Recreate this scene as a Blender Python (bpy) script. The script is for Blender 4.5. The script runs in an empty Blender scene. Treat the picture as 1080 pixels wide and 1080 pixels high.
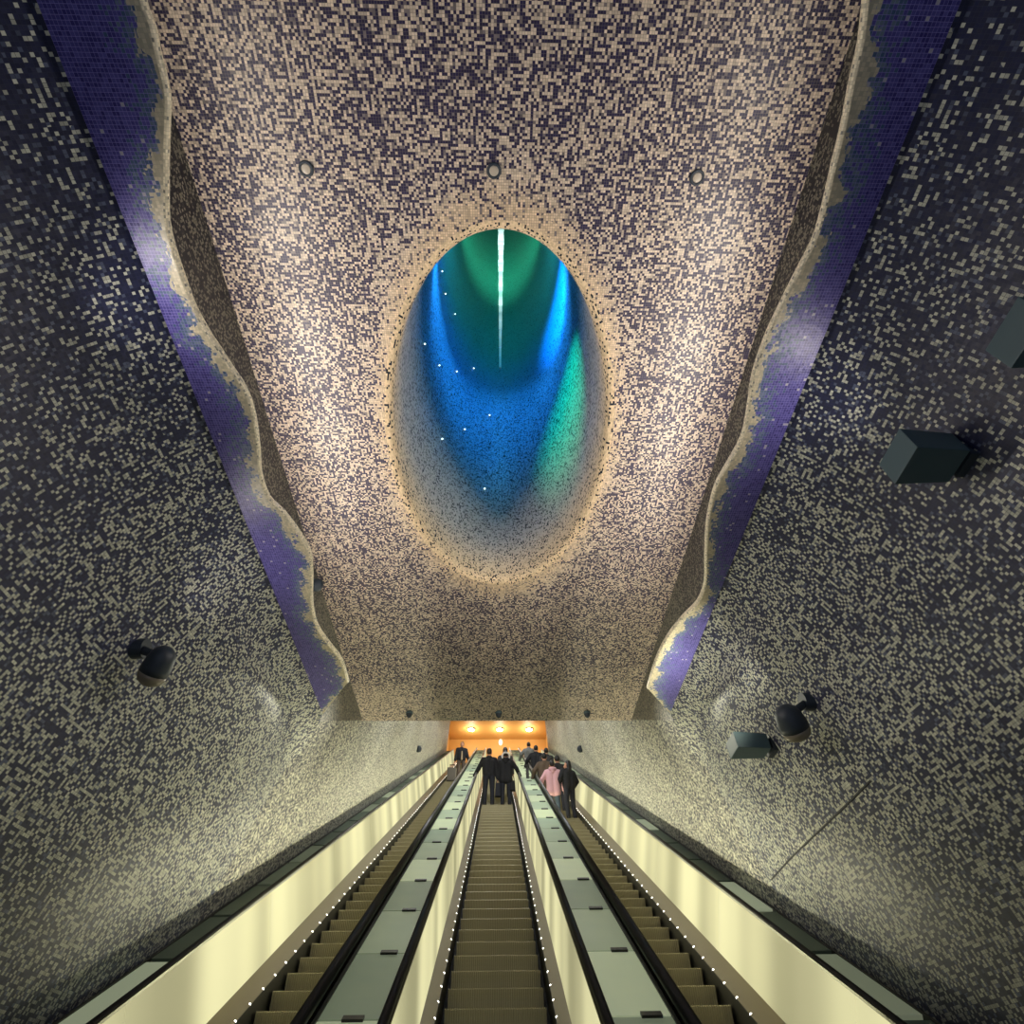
import bpy, bmesh, math, random
from mathutils import Vector, Matrix, noise

random.seed(7)
C = bpy.context.scene.collection
scene = bpy.context.scene
PI = math.pi

# ------------------------------------------------------------------ camera
F, CX, CY = 590.0, 540.0, 540.0
EYE = Vector((0, 0, 1.6))
v1 = Vector(((525 - CX) / F, (CY - 755) / F, -1)).normalized()      # direction of the escalators
v2 = Vector(((522 - CX) / F, (CY - 1205) / F, -1)).normalized()     # level direction down the hall
AL = v1.angle(v2)
CA, SA = math.cos(AL), math.sin(AL)
e3 = v1.cross(v2).normalized(); e2 = e3.cross(v1)
w1 = Vector((0, CA, SA)); w3 = Vector((-1, 0, 0)); w2 = w3.cross(w1)
Rm = Matrix((w1, w2, w3)).transposed() @ Matrix((v1, e2, e3))
cd = bpy.data.cameras.new('camera'); cam = bpy.data.objects.new('camera', cd); C.objects.link(cam)
cam.matrix_world = Matrix.Translation(EYE) @ Rm.to_4x4()
cd.sensor_width = 36; cd.lens = F / 1080 * 36; cd.clip_end = 300; cd.clip_start = .05
scene.camera = cam
scene.view_settings.view_transform = 'Standard'
scene.view_settings.look = 'None'
scene.view_settings.gamma = 1
scene.view_settings.exposure = 0.0

def ray(px, py):                       # direction with unit depth
    return Rm @ Vector(((px - CX) / F, (CY - py) / F, -1))

# heights are taken from the eye; P() moves them to the floor
def P(x, y, z): return Vector((x, y, z + EYE.z))
def inc(x, s, h): return P(x, s * CA + h * SA, s * SA - h * CA)     # along the slope, h below the eye

H1, XS = 3.64, 2.22            # cornice level, cornice outer edge
H2, XC = 5.20, 2.49            # hall ceiling level, half width
DEND = 9.74                    # where the hall ceiling ends
SE = 38.0                      # top of the slope

def on_plane_z(px, py, z):
    r = ray(px, py); t = z / r.z
    return P(r.x * t, r.y * t, z)

def wall_x(u): return XS + .75 * (1 - math.exp(-u / .75)) + .10 * u
def tun_x(h, D=0): return 3.14 - (.32 - .26 * smooth(D, 10, 30)) * (2.02 - h)
def smooth(x, a, b):
    k = max(0.0, min(1.0, (x - a) / (b - a))); return k * k * (3 - 2 * k)
def wall_at(D, u):                     # the curved hall wall runs out into the flat wall of the upper passage
    k = smooth(D, 3.0, 6.8) * smooth(u, .05, .5)
    return wall_x(u) * (1 - k) + tun_x(D * SA - (H1 - u) * CA) * k

def on_wall(px, py, off=0.0):
    r = ray(px, py)
    lo, hi = .3, 40
    for _ in range(60):
        t = (lo + hi) / 2
        u = H1 - r.z * t
        lim = wall_at(r.y * t, u) if u > 0 else XS
        if abs(r.x) * t + off < lim: lo = t
        else: hi = t
    return P(r.x * lo, r.y * lo, r.z * lo)

def on_tunnel(px, py):
    r = ray(px, py); lo, hi = 1, 80
    for _ in range(60):
        t = (lo + hi) / 2
        h = r.y * t * SA - r.z * t * CA
        if abs(r.x) * t < tun_x(h, r.y * t): lo = t
        else: hi = t
    return P(r.x * lo, r.y * lo, r.z * lo)

# ------------------------------------------------------------------ helpers
def link(name, me, mat=None, parent=None):
    o = bpy.data.objects.new(name, me); C.objects.link(o)
    if mat:
        for m in (mat if isinstance(mat, (list, tuple)) else [mat]): me.materials.append(m)
    if parent: o.parent = parent
    return o
def obj(name, bm, mat=None, parent=None, smooth=False):
    bmesh.ops.recalc_face_normals(bm, faces=bm.faces[:])
    if smooth:
        for f in bm.faces: f.smooth = True
    me = bpy.data.meshes.new(name); bm.to_mesh(me); bm.free()
    return link(name, me, mat, parent)
def tag(o, label, cat, group=None, kind=None):
    o['label'] = label; o['category'] = cat
    if group: o['group'] = group
    if kind: o['kind'] = kind
    return o
def thing(name, label, cat, loc=(0, 0, 0), group=None):
    o = bpy.data.objects.new(name, None); C.objects.link(o); o.location = loc
    o.empty_display_size = .1
    return tag(o, label, cat, group)
def structure(o, label=None, cat=None):
    o['kind'] = 'structure'
    if label: o['label'] = label; o['category'] = cat or 'wall'
    return o

def hexa(bm, pts):                     # 8 points: 0-3 one end, 4-7 the other
    v = [bm.verts.new(p) for p in pts]
    for f in ((0, 1, 2, 3), (7, 6, 5, 4), (0, 4, 5, 1), (1, 5, 6, 2), (2, 6, 7, 3), (3, 7, 4, 0)):
        bm.faces.new([v[i] for i in f])
    return v
def box(bm, x0, x1, y0, y1, z0, z1):
    return hexa(bm, [Vector(p) for p in ((x0, y0, z0), (x1, y0, z0), (x1, y0, z1), (x0, y0, z1), (x0, y1, z0), (x1, y1, z0), (x1, y1, z1), (x0, y1, z1))])
def sweep(bm, prof, s0, s1, close=True, caps=True):   # profile (x, h) run along the slope
    a = [bm.verts.new(inc(x, s0, h)) for x, h in prof]
    b = [bm.verts.new(inc(x, s1, h)) for x, h in prof]
    n = len(prof)
    for i in range(n if close else n - 1):
        j = (i + 1) % n
        bm.faces.new((a[i], a[j], b[j], b[i]))
    if close and caps:
        bm.faces.new(a); bm.faces.new(b[::-1])
def ball(bm, c, r, seg=16, ring=10, scale=(1, 1, 1), rot=None):
    M = Matrix.Translation(c) @ (rot.to_4x4() if rot else Matrix()) @ Matrix.Diagonal((r * scale[0], r * scale[1], r * scale[2], 1))
    bmesh.ops.create_uvsphere(bm, u_segments=seg, v_segments=ring, radius=1, matrix=M)
def tube(bm, p0, p1, r0, r1, seg=16, caps=True):
    d = (p1 - p0); q = d.to_track_quat('Z', 'Y').to_matrix()
    a = [bm.verts.new(p0 + q @ Vector((math.cos(2 * PI * i / seg) * r0, math.sin(2 * PI * i / seg) * r0, 0))) for i in range(seg)]
    b = [bm.verts.new(p1 + q @ Vector((math.cos(2 * PI * i / seg) * r1, math.sin(2 * PI * i / seg) * r1, 0))) for i in range(seg)]
    for i in range(seg):
        j = (i + 1) % seg
        bm.faces.new((a[i], a[j], b[j], b[i]))
    if caps: bm.faces.new(a[::-1]); bm.faces.new(b)
def lathe(bm, prof, c, seg=20, rot=None):             # (r, z) profile round the z axis
    rings = []
    for r, z in prof:
        if r < 1e-5: rings.append([bm.verts.new(c + ((rot @ Vector((0, 0, z))) if rot else Vector((0, 0, z))))])
        else:
            ring = []
            for i in range(seg):
                v = Vector((math.cos(2 * PI * i / seg) * r, math.sin(2 * PI * i / seg) * r, z))
                ring.append(bm.verts.new(c + (rot @ v if rot else v)))
            rings.append(ring)
    for A, B in zip(rings, rings[1:]):
        for i in range(seg):
            j = (i + 1) % seg
            f = [A[i % len(A)], A[j % len(A)], B[j % len(B)], B[i % len(B)]]
            u = []
            for w in f:
                if w not in u: u.append(w)
            if len(u) > 2: bm.faces.new(u)
def bevel(bm, w=.01, seg=2):
    bmesh.ops.bevel(bm, geom=bm.edges[:] , offset=w, segments=seg, affect='EDGES', profile=.7)

# ------------------------------------------------------------------ materials
def srgb(r, g, b):
    def f(c):
        c /= 255
        return c / 12.92 if c <= .04045 else ((c + .055) / 1.055) ** 2.4
    return (f(r), f(g), f(b), 1)

def mat(name, col, rough=.5, metal=0, emit=None, strength=0, spec=.5):
    m = bpy.data.materials.new(name); m.use_nodes = True
    b = m.node_tree.nodes['Principled BSDF']
    b.inputs['Base Color'].default_value = col
    b.inputs['Roughness'].default_value = rough
    b.inputs['Metallic'].default_value = metal
    b.inputs['Specular IOR Level'].default_value = spec
    if emit:
        b.inputs['Emission Color'].default_value = emit
        b.inputs['Emission Strength'].default_value = strength
    return m

class NT:                               # a small node writer
    def __init__(s, m): s.nt = m.node_tree; s.b = s.nt.nodes['Principled BSDF']
    def put(s, i, v):
        if isinstance(v, bpy.types.NodeSocket): s.nt.links.new(v, i)
        else: i.default_value = v
    def math(s, op, a, b=0.0, c=None, clamp=False):
        n = s.nt.nodes.new('ShaderNodeMath'); n.operation = op; n.use_clamp = clamp
        s.put(n.inputs[0], a); s.put(n.inputs[1], b)
        if c is not None: s.put(n.inputs[2], c)
        return n.outputs[0]
    def vmath(s, op, a, b=(0, 0, 0)):
        n = s.nt.nodes.new('ShaderNodeVectorMath'); n.operation = op
        s.put(n.inputs[0], a); s.put(n.inputs[1], b)
        return n.outputs[0]
    def sep(s, v):
        n = s.nt.nodes.new('ShaderNodeSeparateXYZ'); s.put(n.inputs[0], v); return n.outputs
    def uv(s, name):
        n = s.nt.nodes.new('ShaderNodeUVMap'); n.uv_map = name; return n.outputs[0]
    def white(s, v):
        n = s.nt.nodes.new('ShaderNodeTexWhiteNoise'); n.noise_dimensions = '2D'; s.put(n.inputs['Vector'], v); return n.outputs
    def noise(s, v, scale, detail=2):
        n = s.nt.nodes.new('ShaderNodeTexNoise'); n.noise_dimensions = '2D'
        s.put(n.inputs['Vector'], v); n.inputs['Scale'].default_value = scale; n.inputs['Detail'].default_value = detail
        return n.outputs[0]
    def mix(s, f, a, b):
        n = s.nt.nodes.new('ShaderNodeMix'); n.data_type = 'RGBA'
        s.put(n.inputs[0], f); s.put(n.inputs[6], a); s.put(n.inputs[7], b)
        return n.outputs[2]
    def ramp(s, f, stops):
        n = s.nt.nodes.new('ShaderNodeMapRange'); n.interpolation_type = 'SMOOTHSTEP'
        s.put(n.inputs[0], f)
        for k, v in zip((1, 2, 3, 4), stops): n.inputs[k].default_value = v
        return n.outputs[0]
    def tiles(s, size=.02, uvname='tile'):
        t = s.vmath('SCALE', s.uv(uvname)); t.node.inputs[3].default_value = 1 / size
        idv = s.vmath('FLOOR', t); fr = s.sep(s.vmath('FRACTION', t))
        gx = s.math('ABSOLUTE', s.math('SUBTRACT', fr[0], .5)); gy = s.math('ABSOLUTE', s.math('SUBTRACT', fr[1], .5))
        grout = s.math('GREATER_THAN', s.math('MAXIMUM', gx, gy), .455)
        r = s.white(idv); r2 = s.white(s.vmath('ADD', idv, (137.0, 61.0, 0)))
        return idv, r, r2, grout
    def tilt(s, rcol, amt):             # every tessera sits a little out of true
        g = s.nt.nodes.new('ShaderNodeNewGeometry')
        d = s.vmath('SUBTRACT', rcol, (.5, .5, .5)); d = s.vmath('SCALE', d); d.node.inputs[3].default_value = amt
        s.put(s.b.inputs['Normal'], s.vmath('NORMALIZE', s.vmath('ADD', g.outputs['Normal'], d)))

def mosaic(name, light, mid, dark, grout, p_dark, rough=.35, tilt=.08, dark2=None, light2=None, size=.02):
    """Tesserae: dark with chance p_dark (a number or a function of the node writer), else light; a few mid tones."""
    m = bpy.data.materials.new(name); m.use_nodes = True
    s = NT(m)
    idv, r, r2, gm = s.tiles(size)
    p = p_dark(s) if callable(p_dark) else p_dark
    big = s.noise(s.uv('tile'), 1.6, 3)                     # slow drift of the mix
    p = s.math('ADD', p, s.math('MULTIPLY', s.math('SUBTRACT', big, .5), .35))
    isl = s.math('GREATER_THAN', r[0], p)
    ism = s.math('LESS_THAN', s.math('ABSOLUTE', s.math('SUBTRACT', r[0], p)), .055)
    var = s.math('MULTIPLY_ADD', r2[0], .5, .75)
    lc = light
    if light2: lc = s.mix(light2(s), light, light2.col)
    if dark2: dark = s.mix(dark2(s), dark, dark2.col)
    warm = s.mix(s.math('MULTIPLY', s.sep(r2[1])[1], .28), lc, mid)
    col = s.mix(isl, dark, warm)
    col = s.mix(ism, col, mid)
    sc = s.vmath('MULTIPLY', col, (1, 1, 1)); vv = s.nt.nodes.new('ShaderNodeCombineXYZ')
    for k in range(3): s.put(vv.inputs[k], var)
    s.put(sc.node.inputs[1], vv.outputs[0])
    col = s.mix(gm, sc, grout)
    s.put(s.b.inputs['Base Color'], col)
    s.b.inputs['Roughness'].default_value = rough
    if tilt: s.tilt(r2[1], tilt)
    return m

OV_Y, OV_A, OV_B = 3.64, 1.166, 2.25     # the oval opening in the ceiling

def p_ceiling(s):
    x, y, _ = s.sep(s.uv('tile'))
    ex = s.math('DIVIDE', x, OV_A); ey = s.math('DIVIDE', s.math('SUBTRACT', y, OV_Y), OV_B)
    e = s.math('SQRT', s.math('ADD', s.math('MULTIPLY', ex, ex), s.math('MULTIPLY', ey, ey)))
    e = s.math('ADD', e, s.math('MULTIPLY', s.math('SUBTRACT', s.noise(s.uv('tile'), 3.5, 2), .5), .35))
    halo = s.ramp(e, (1.04, 1.27, .10, .50))
    end = s.ramp(y, (8.3, 9.2, 0, .22))
    return s.math('SUBTRACT', halo, end)
def halo_tint(s):
    x, y, _ = s.sep(s.uv('tile'))
    ex = s.math('DIVIDE', x, OV_A); ey = s.math('DIVIDE', s.math('SUBTRACT', y, OV_Y), OV_B)
    e = s.math('SQRT', s.math('ADD', s.math('MULTIPLY', ex, ex), s.math('MULTIPLY', ey, ey)))
    return s.ramp(e, (1.05, 1.24, 1, 0))
halo_tint.col = srgb(214, 190, 158)

M = {}
M['ceiling'] = mosaic('ceiling_mosaic', srgb(208, 192, 172), srgb(112, 104, 106), srgb(32, 27, 64), srgb(112, 104, 100), p_ceiling, rough=.4, light2=halo_tint)
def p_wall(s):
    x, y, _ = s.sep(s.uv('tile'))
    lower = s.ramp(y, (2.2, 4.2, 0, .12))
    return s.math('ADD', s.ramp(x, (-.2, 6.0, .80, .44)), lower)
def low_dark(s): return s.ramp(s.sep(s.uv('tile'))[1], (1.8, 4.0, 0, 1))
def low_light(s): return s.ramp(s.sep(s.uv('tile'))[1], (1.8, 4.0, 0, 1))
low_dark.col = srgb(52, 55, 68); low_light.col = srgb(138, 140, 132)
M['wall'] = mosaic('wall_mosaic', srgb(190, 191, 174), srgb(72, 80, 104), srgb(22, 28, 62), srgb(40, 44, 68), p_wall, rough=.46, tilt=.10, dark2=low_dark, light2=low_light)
M['tunnel'] = mosaic('tunnel_mosaic', srgb(204, 202, 180), srgb(126, 126, 126), srgb(44, 46, 62), srgb(104, 104, 106),
                     lambda s: s.ramp(s.sep(s.uv('tile'))[0], (7.5, 20, .60, .34)), rough=.6, tilt=.08)
M['recess'] = mosaic('recess_mosaic_shaded', srgb(124, 120, 106), srgb(56, 55, 54), srgb(22, 21, 32), srgb(34, 33, 36), lambda s: s.ramp(s.sep(s.uv('tile'))[0], (4.6, 6.6, .60, .42)), rough=.5, tilt=.05)  # shade of the recess put into the tile colours, easing towards the hall's end

def wave_material():
    m = bpy.data.materials.new('wave_mosaic'); m.use_nodes = True; s = NT(m)
    idv, r, r2, gm = s.tiles(.02)
    lip = s.sep(s.uv('lip'))[0]
    wob = s.noise(s.uv('tile'), 5, 3)
    d = s.math('ADD', lip, s.math('MULTIPLY', s.math('SUBTRACT', wob, .5), .22))
    d = s.math('ADD', d, s.math('MULTIPLY', s.math('SUBTRACT', r[0], .5), .05))
    teal = s.math('LESS_THAN', s.math('ADD', d, s.math('MULTIPLY', s.math('SUBTRACT', r2[0], .5), .16)), .125)
    cream = s.math('LESS_THAN', d, .045)
    fleck = s.math('GREATER_THAN', r[0], .988)
    base = s.mix(r2[0], srgb(58, 52, 126), srgb(98, 92, 170))
    col = s.mix(teal, base, s.mix(r2[0], srgb(70, 96, 132), srgb(134, 152, 160)))
    col = s.mix(fleck, col, srgb(190, 186, 196))
    col = s.mix(cream, col, s.mix(r2[0], srgb(232, 218, 188), srgb(188, 180, 156)))
    col = s.mix(gm, col, s.mix(cream, srgb(158, 148, 220), srgb(196, 186, 160)))
    s.put(s.b.inputs['Base Color'], col); s.b.inputs['Roughness'].default_value = .4
    s.tilt(r2[1], .07)
    return m
M['wave'] = wave_material()
M['wave_rim'] = mosaic('wave_rim_mosaic', srgb(236, 224, 196), srgb(204, 196, 172), srgb(140, 138, 130), srgb(196, 188, 166), .12, rough=.35, tilt=.1)

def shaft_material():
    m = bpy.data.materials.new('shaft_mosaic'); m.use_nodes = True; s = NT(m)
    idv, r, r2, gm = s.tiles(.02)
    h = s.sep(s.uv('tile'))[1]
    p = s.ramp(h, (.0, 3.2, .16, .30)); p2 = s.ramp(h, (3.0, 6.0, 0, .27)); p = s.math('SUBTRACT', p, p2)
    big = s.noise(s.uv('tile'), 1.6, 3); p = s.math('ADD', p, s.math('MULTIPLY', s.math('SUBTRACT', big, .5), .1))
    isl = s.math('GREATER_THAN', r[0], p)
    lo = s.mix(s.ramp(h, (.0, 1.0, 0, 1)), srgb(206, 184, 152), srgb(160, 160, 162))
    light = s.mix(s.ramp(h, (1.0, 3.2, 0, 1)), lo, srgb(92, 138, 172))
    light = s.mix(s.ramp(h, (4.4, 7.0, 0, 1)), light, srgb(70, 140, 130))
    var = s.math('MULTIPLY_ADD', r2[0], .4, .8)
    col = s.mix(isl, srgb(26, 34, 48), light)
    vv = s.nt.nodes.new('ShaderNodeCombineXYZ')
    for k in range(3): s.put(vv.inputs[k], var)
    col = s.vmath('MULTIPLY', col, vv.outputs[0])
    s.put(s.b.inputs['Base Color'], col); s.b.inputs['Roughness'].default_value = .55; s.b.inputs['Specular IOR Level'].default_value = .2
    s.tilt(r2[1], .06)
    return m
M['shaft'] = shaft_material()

M['rubber'] = mat('handrail_rubber', srgb(26, 25, 22), .35)
M['dark_metal'] = mat('dark_metal', srgb(40, 40, 36), .4, .3)
M['bronze'] = mat('skirting_metal', srgb(124, 114, 88), .34, .75)
M['trim_metal'] = mat('trim_metal', srgb(150, 150, 138), .3, .9)
M['housing'] = mat('housing_dark', srgb(22, 22, 22), .7)
M['truss'] = mat('truss_dark', srgb(16, 16, 15), .8)
M['step_metal'] = mat('step_metal', srgb(158, 150, 118), .45, .25)
M['led'] = mat('led_lens', (1, 1, 1, 1), .3, 0, (1, .97, .9, 1), 9)
M['led'].cycles.emission_sampling = 'NONE'
M['fixture'] = mat('fixture_paint', srgb(66, 88, 96), .5)
M['fixture_dark'] = mat('fixture_shade', srgb(38, 48, 60), .5)
M['lens'] = mat('lamp_glass', srgb(120, 112, 98), .25)
M['plaster_orange'] = mat('orange_plaster', srgb(208, 158, 84), .6)
M['plaster_white'] = mat('tunnel_plaster', srgb(210, 208, 200), .7)
M['concrete'] = mat('landing_stone', srgb(120, 112, 100), .5)
M['joint'] = mat('joint_sealant', srgb(20, 22, 30), .7)

def panel_material():                   # backlit panels: lamps behind them are not evenly spaced
    m = mat('backlit_panel', srgb(84, 82, 66), .7, spec=.1); s = NT(m)
    g = s.nt.nodes.new('ShaderNodeTexCoord'); oi = s.nt.nodes.new('ShaderNodeObjectInfo')
    x, y, z = s.sep(g.outputs['Object'])
    along = s.math('ADD', s.math('MULTIPLY', y, CA), s.math('MULTIPLY', z, SA))
    along = s.math('ADD', along, s.math('MULTIPLY', s.math('SIGN', x), 3.7))
    n = s.nt.nodes.new('ShaderNodeTexNoise'); n.noise_dimensions = '1D'; n.inputs['Scale'].default_value = .75; n.inputs['Detail'].default_value = 1
    s.put(n.inputs['W'], along)
    k = s.ramp(n.outputs[0], (.28, .72, .46, 1.1))
    s.b.inputs['Emission Color'].default_value = (1.0, .95, .53, 1)
    s.put(s.b.inputs['Emission Strength'], s.math('MULTIPLY', k, .74))
    return m
M['panel'] = panel_material()

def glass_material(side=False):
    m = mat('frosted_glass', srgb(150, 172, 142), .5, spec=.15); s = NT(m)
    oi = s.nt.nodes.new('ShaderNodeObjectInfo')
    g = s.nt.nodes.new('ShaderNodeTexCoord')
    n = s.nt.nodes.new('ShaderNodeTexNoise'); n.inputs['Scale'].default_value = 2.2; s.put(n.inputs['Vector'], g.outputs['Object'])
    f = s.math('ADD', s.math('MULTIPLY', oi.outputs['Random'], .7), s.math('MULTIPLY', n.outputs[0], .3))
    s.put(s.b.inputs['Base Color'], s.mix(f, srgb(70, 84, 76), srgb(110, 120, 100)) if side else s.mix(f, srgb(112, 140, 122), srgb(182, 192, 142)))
    s.b.inputs['Emission Color'].default_value = (.90, 1, .66, 1); s.put(s.b.inputs['Emission Strength'], s.ramp(oi.outputs['Random'], (.62, .85, .0, .20) if side else (.2, .75, .08, .22)))  # glow added to the glass to brighten it, uneven from panel to panel
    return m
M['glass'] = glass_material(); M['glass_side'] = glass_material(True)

# ------------------------------------------------------------------ the setting
def grid(name, pts, uvs, m, flip=False, extra=None):
    """pts[i][j] with uvs[i][j] in metres."""
    bm = bmesh.new(); L = bm.loops.layers.uv.new('tile'); L2 = bm.loops.layers.uv.new('lip') if extra else None
    V = [[bm.verts.new(p) for p in row] for row in pts]
    for i in range(len(pts) - 1):
        for j in range(len(pts[0]) - 1):
            q = [(i, j), (i + 1, j), (i + 1, j + 1), (i, j + 1)]
            if flip: q.reverse()
            try: f = bm.faces.new([V[a][b] for a, b in q])
            except ValueError: continue
            f.smooth = True
            for lp, (a, b) in zip(f.loops, q):
                lp[L].uv = uvs[a][b]
                if extra: lp[L2].uv = (extra[a][b], 0)
    me = bpy.data.meshes.new(name); bm.to_mesh(me); bm.free()
    return link(name, me, m)

# arc length down the curved wall
US = [0]; AR = [0]
while US[-1] < 9:
    u = US[-1] + .02
    AR.append(AR[-1] + math.hypot(.02, wall_x(u) - wall_x(US[-1]))); US.append(u)
def arc(u):
    k = min(int(u / .02), len(AR) - 2); f = u / .02 - k
    return AR[k] + (AR[k + 1] - AR[k]) * f

DB = -6.0
WALL_END_TOP, WALL_END_LOW = 6.68, 7.2
for sx, nm in ((-1, 'wall_left'), (1, 'wall_right')):
    pts, uvs = [], []
    nD, nU = 60, 40
    for i in range(nD + 1):
        row, ru = [], []
        for j in range(nU + 1):
            q = j / nU
            D = DB + (WALL_END_LOW - DB) * i / nD
            for _ in range(3):
                zb = max((D * SA - 2.75) / CA, -1.6)
                u = (H1 - zb) * (q ** 1.5)
                D = DB + (WALL_END_TOP + (WALL_END_LOW - WALL_END_TOP) * min(1, u / .27) - DB) * i / nD
            row.append(P(sx * wall_at(D, u), D, H1 - u)); ru.append((D, arc(u)))
        pts.append(row); uvs.append(ru)
    w = grid(nm, pts, uvs, M['wall'], flip=(sx < 0)); structure(w)

TD = [6.75, 6.95, 7.2, 7.6, 8, 8.5, 9, 9.4, DEND] + [DEND + (inc(0, SE, 1).y - DEND) * k / 30 for k in range(1, 31)]
TH = [2.75, 2.2, 1.65, 1.1, .58, .06, -.6, -1.2]
for sx, nm in ((-1, 'wall_upper_left'), (1, 'wall_upper_right')):
    bm = bmesh.new(); L = bm.loops.layers.uv.new('tile'); V = {}
    for i, D in enumerate(TD):
        for j, h in enumerate(TH):
            V[i, j] = bm.verts.new(P(sx * (tun_x(h, D) + .015 * (1 - smooth(D, 7.0, 7.6))), D, (D * SA - h) / CA))
    for i in range(len(TD) - 1):
        for j in range(len(TH) - 1):
            if TD[i] < DEND - .01 and j >= 5: continue          # above the hall ceiling
            q = ((i, j), (i + 1, j), (i + 1, j + 1), (i, j + 1))
            f = bm.faces.new([V[k] for k in q])
            for lp, (a_, b_) in zip(f.loops, q): lp[L].uv = (TD[a_] / CA, TH[b_])
    for v in [v for v in bm.verts if not v.link_faces]: bm.verts.remove(v)
    me = bpy.data.meshes.new(nm); bm.to_mesh(me); bm.free()
    structure(link(nm, me, M['tunnel']))

# hall ceiling with the oval opening
bm = bmesh.new(); L = bm.loops.layers.uv.new('tile')
N = 128; FIL = .09
def oval(k, grow=0.0):
    t = 2 * PI * k / N
    return ((OV_A + grow) * math.cos(t), OV_Y + (OV_B + grow) * math.sin(t))
inner = [oval(k, FIL) for k in range(N)]
outer = []
for k in range(N):
    x, y = inner[k]; dx, dy = x, y - OV_Y
    sc = 1e9
    if abs(dx) > 1e-6: sc = min(sc, XC / abs(dx))
    sc = min(sc, ((DEND - OV_Y) if dy > 0 else (OV_Y - DB)) / max(abs(dy), 1e-6))
    outer.append((dx * sc, OV_Y + dy * sc))
vi = [bm.verts.new(P(x, y, H2)) for x, y in inner]; vo = [bm.verts.new(P(x, y, H2)) for x, y in outer]
cor = [bm.verts.new(P(x, y, H2)) for x, y in ((XC, DEND), (-XC, DEND), (-XC, DB), (XC, DB))]
for k in range(N):
    j = (k + 1) % N
    f = [vi[k], vi[j], vo[j], vo[k]]
    (x0, y0), (x1, y1) = outer[k], outer[j]
    if abs(abs(x0) - abs(x1)) > 1e-6 and abs(y0 - y1) > 1e-6:
        c = min(cor, key=lambda c: (c.co.x - x0) ** 2 + (c.co.y - y0) ** 2)
        f = [vi[k], vi[j], vo[j], c, vo[k]]
    bm.faces.new(f)
for f in bm.faces:
    f.normal_update()
    if f.normal.z > 0: f.normal_flip()
    for lp in f.loops: lp[L].uv = (lp.vert.co.x, lp.vert.co.y)
me = bpy.data.meshes.new('ceiling'); bm.to_mesh(me); bm.free()
structure(link('ceiling', me, M['ceiling']))

# sides of the ceiling recess, above the wavy bands
for sx, nm in ((-1, 'ceiling_recess_left'), (1, 'ceiling_recess_right')):
    rows, uv_ = [], []
    ds = [DB + (DEND - DB) * i / 50 for i in range(51)]
    for D in ds:
        zl = H1 - .12 if D < 6.6 else max(H1 - .12, min(H2 - .01, (D * SA - .07) / CA))
        rows.append([P(sx * XC, D, zl), P(sx * XC, D, H2)]); uv_.append([(D, zl), (D, H2)])
    structure(grid(nm, rows, uv_, M['recess']))

# face above the end of the hall ceiling
bm = bmesh.new(); LT = bm.loops.layers.uv.new('tile'); box(bm, -XC - .6, XC + .6, DEND, DEND + .06, H2 + EYE.z, 6.9 + EYE.z)
for f in bm.faces:
    for lp in f.loops: lp[LT].uv = (lp.vert.co.x, lp.vert.co.y + lp.vert.co.z)
structure(obj('wall_lintel', bm, M['ceiling']))
# sloping ceiling of the upper passage
bm = bmesh.new(); sweep(bm, [(-3.2, -1.2), (3.2, -1.2), (3.2, -1.5), (-3.2, -1.5)], 11.8, SE + .2)
structure(obj('ceiling_upper', bm, M['plaster_white']))

# upper landing: orange room
top = inc(0, SE, 2.8)
bm = bmesh.new(); box(bm, -4.2, 4.2, top.y, 44, top.z - .35, top.z - .02); structure(obj('floor_landing', bm, M['concrete']))
bm = bmesh.new(); box(bm, -4.2, 4.2, 42.0, 42.3, top.z - .02, 20.76 + EYE.z + .5); structure(obj('wall_landing_back', bm, M['plaster_orange']))
bm = bmesh.new(); box(bm, -4.2, 4.2, 34.9, 42.0, 20.76 + EYE.z, 21.0 + EYE.z); structure(obj('ceiling_landing', bm, M['plaster_orange']))
for sx, nm in ((-1, 'wall_landing_left'), (1, 'wall_landing_right')):
    bm = bmesh.new(); x = sx * 3.75; box(bm, min(x, x + sx * .3), max(x, x + sx * .3), 34.5, 42, top.z - .02, 20.76 + EYE.z); structure(obj(nm, bm, M['plaster_orange']))
# lower hall floor and the sloping bed under the escalators
bm = bmesh.new(); box(bm, -5, 5, DB, 3.4, -.25, 0); structure(obj('floor', bm, M['concrete']))
bm = bmesh.new(); sweep(bm, [(-4.6, 3.3), (4.6, 3.3), (4.6, 3.6), (-4.6, 3.6)], 2.2, SE + 1); structure(obj('floor_slope', bm, M['truss']))

# joint in the right wall
jp = [on_wall(x, y, .006) for x, y in ((813, 928), (830, 909), (848, 891), (866, 874), (884, 857), (902, 839), (918, 823))]
bm = bmesh.new()
prev = None
for p in jp:
    a = bm.verts.new(p + Vector((0, .007, .007))); b = bm.verts.new(p + Vector((0, -.007, -.007)))
    c = bm.verts.new(p + Vector((.03, -.012, -.012))); d = bm.verts.new(p + Vector((.03, .012, .012)))
    cur = (a, b, c, d)
    if prev:
        for i in range(4): bm.faces.new((prev[i], prev[(i + 1) % 4], cur[(i + 1) % 4], cur[i]))
    prev = cur
structure(obj('trim_1', bm, M['joint']))

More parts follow.
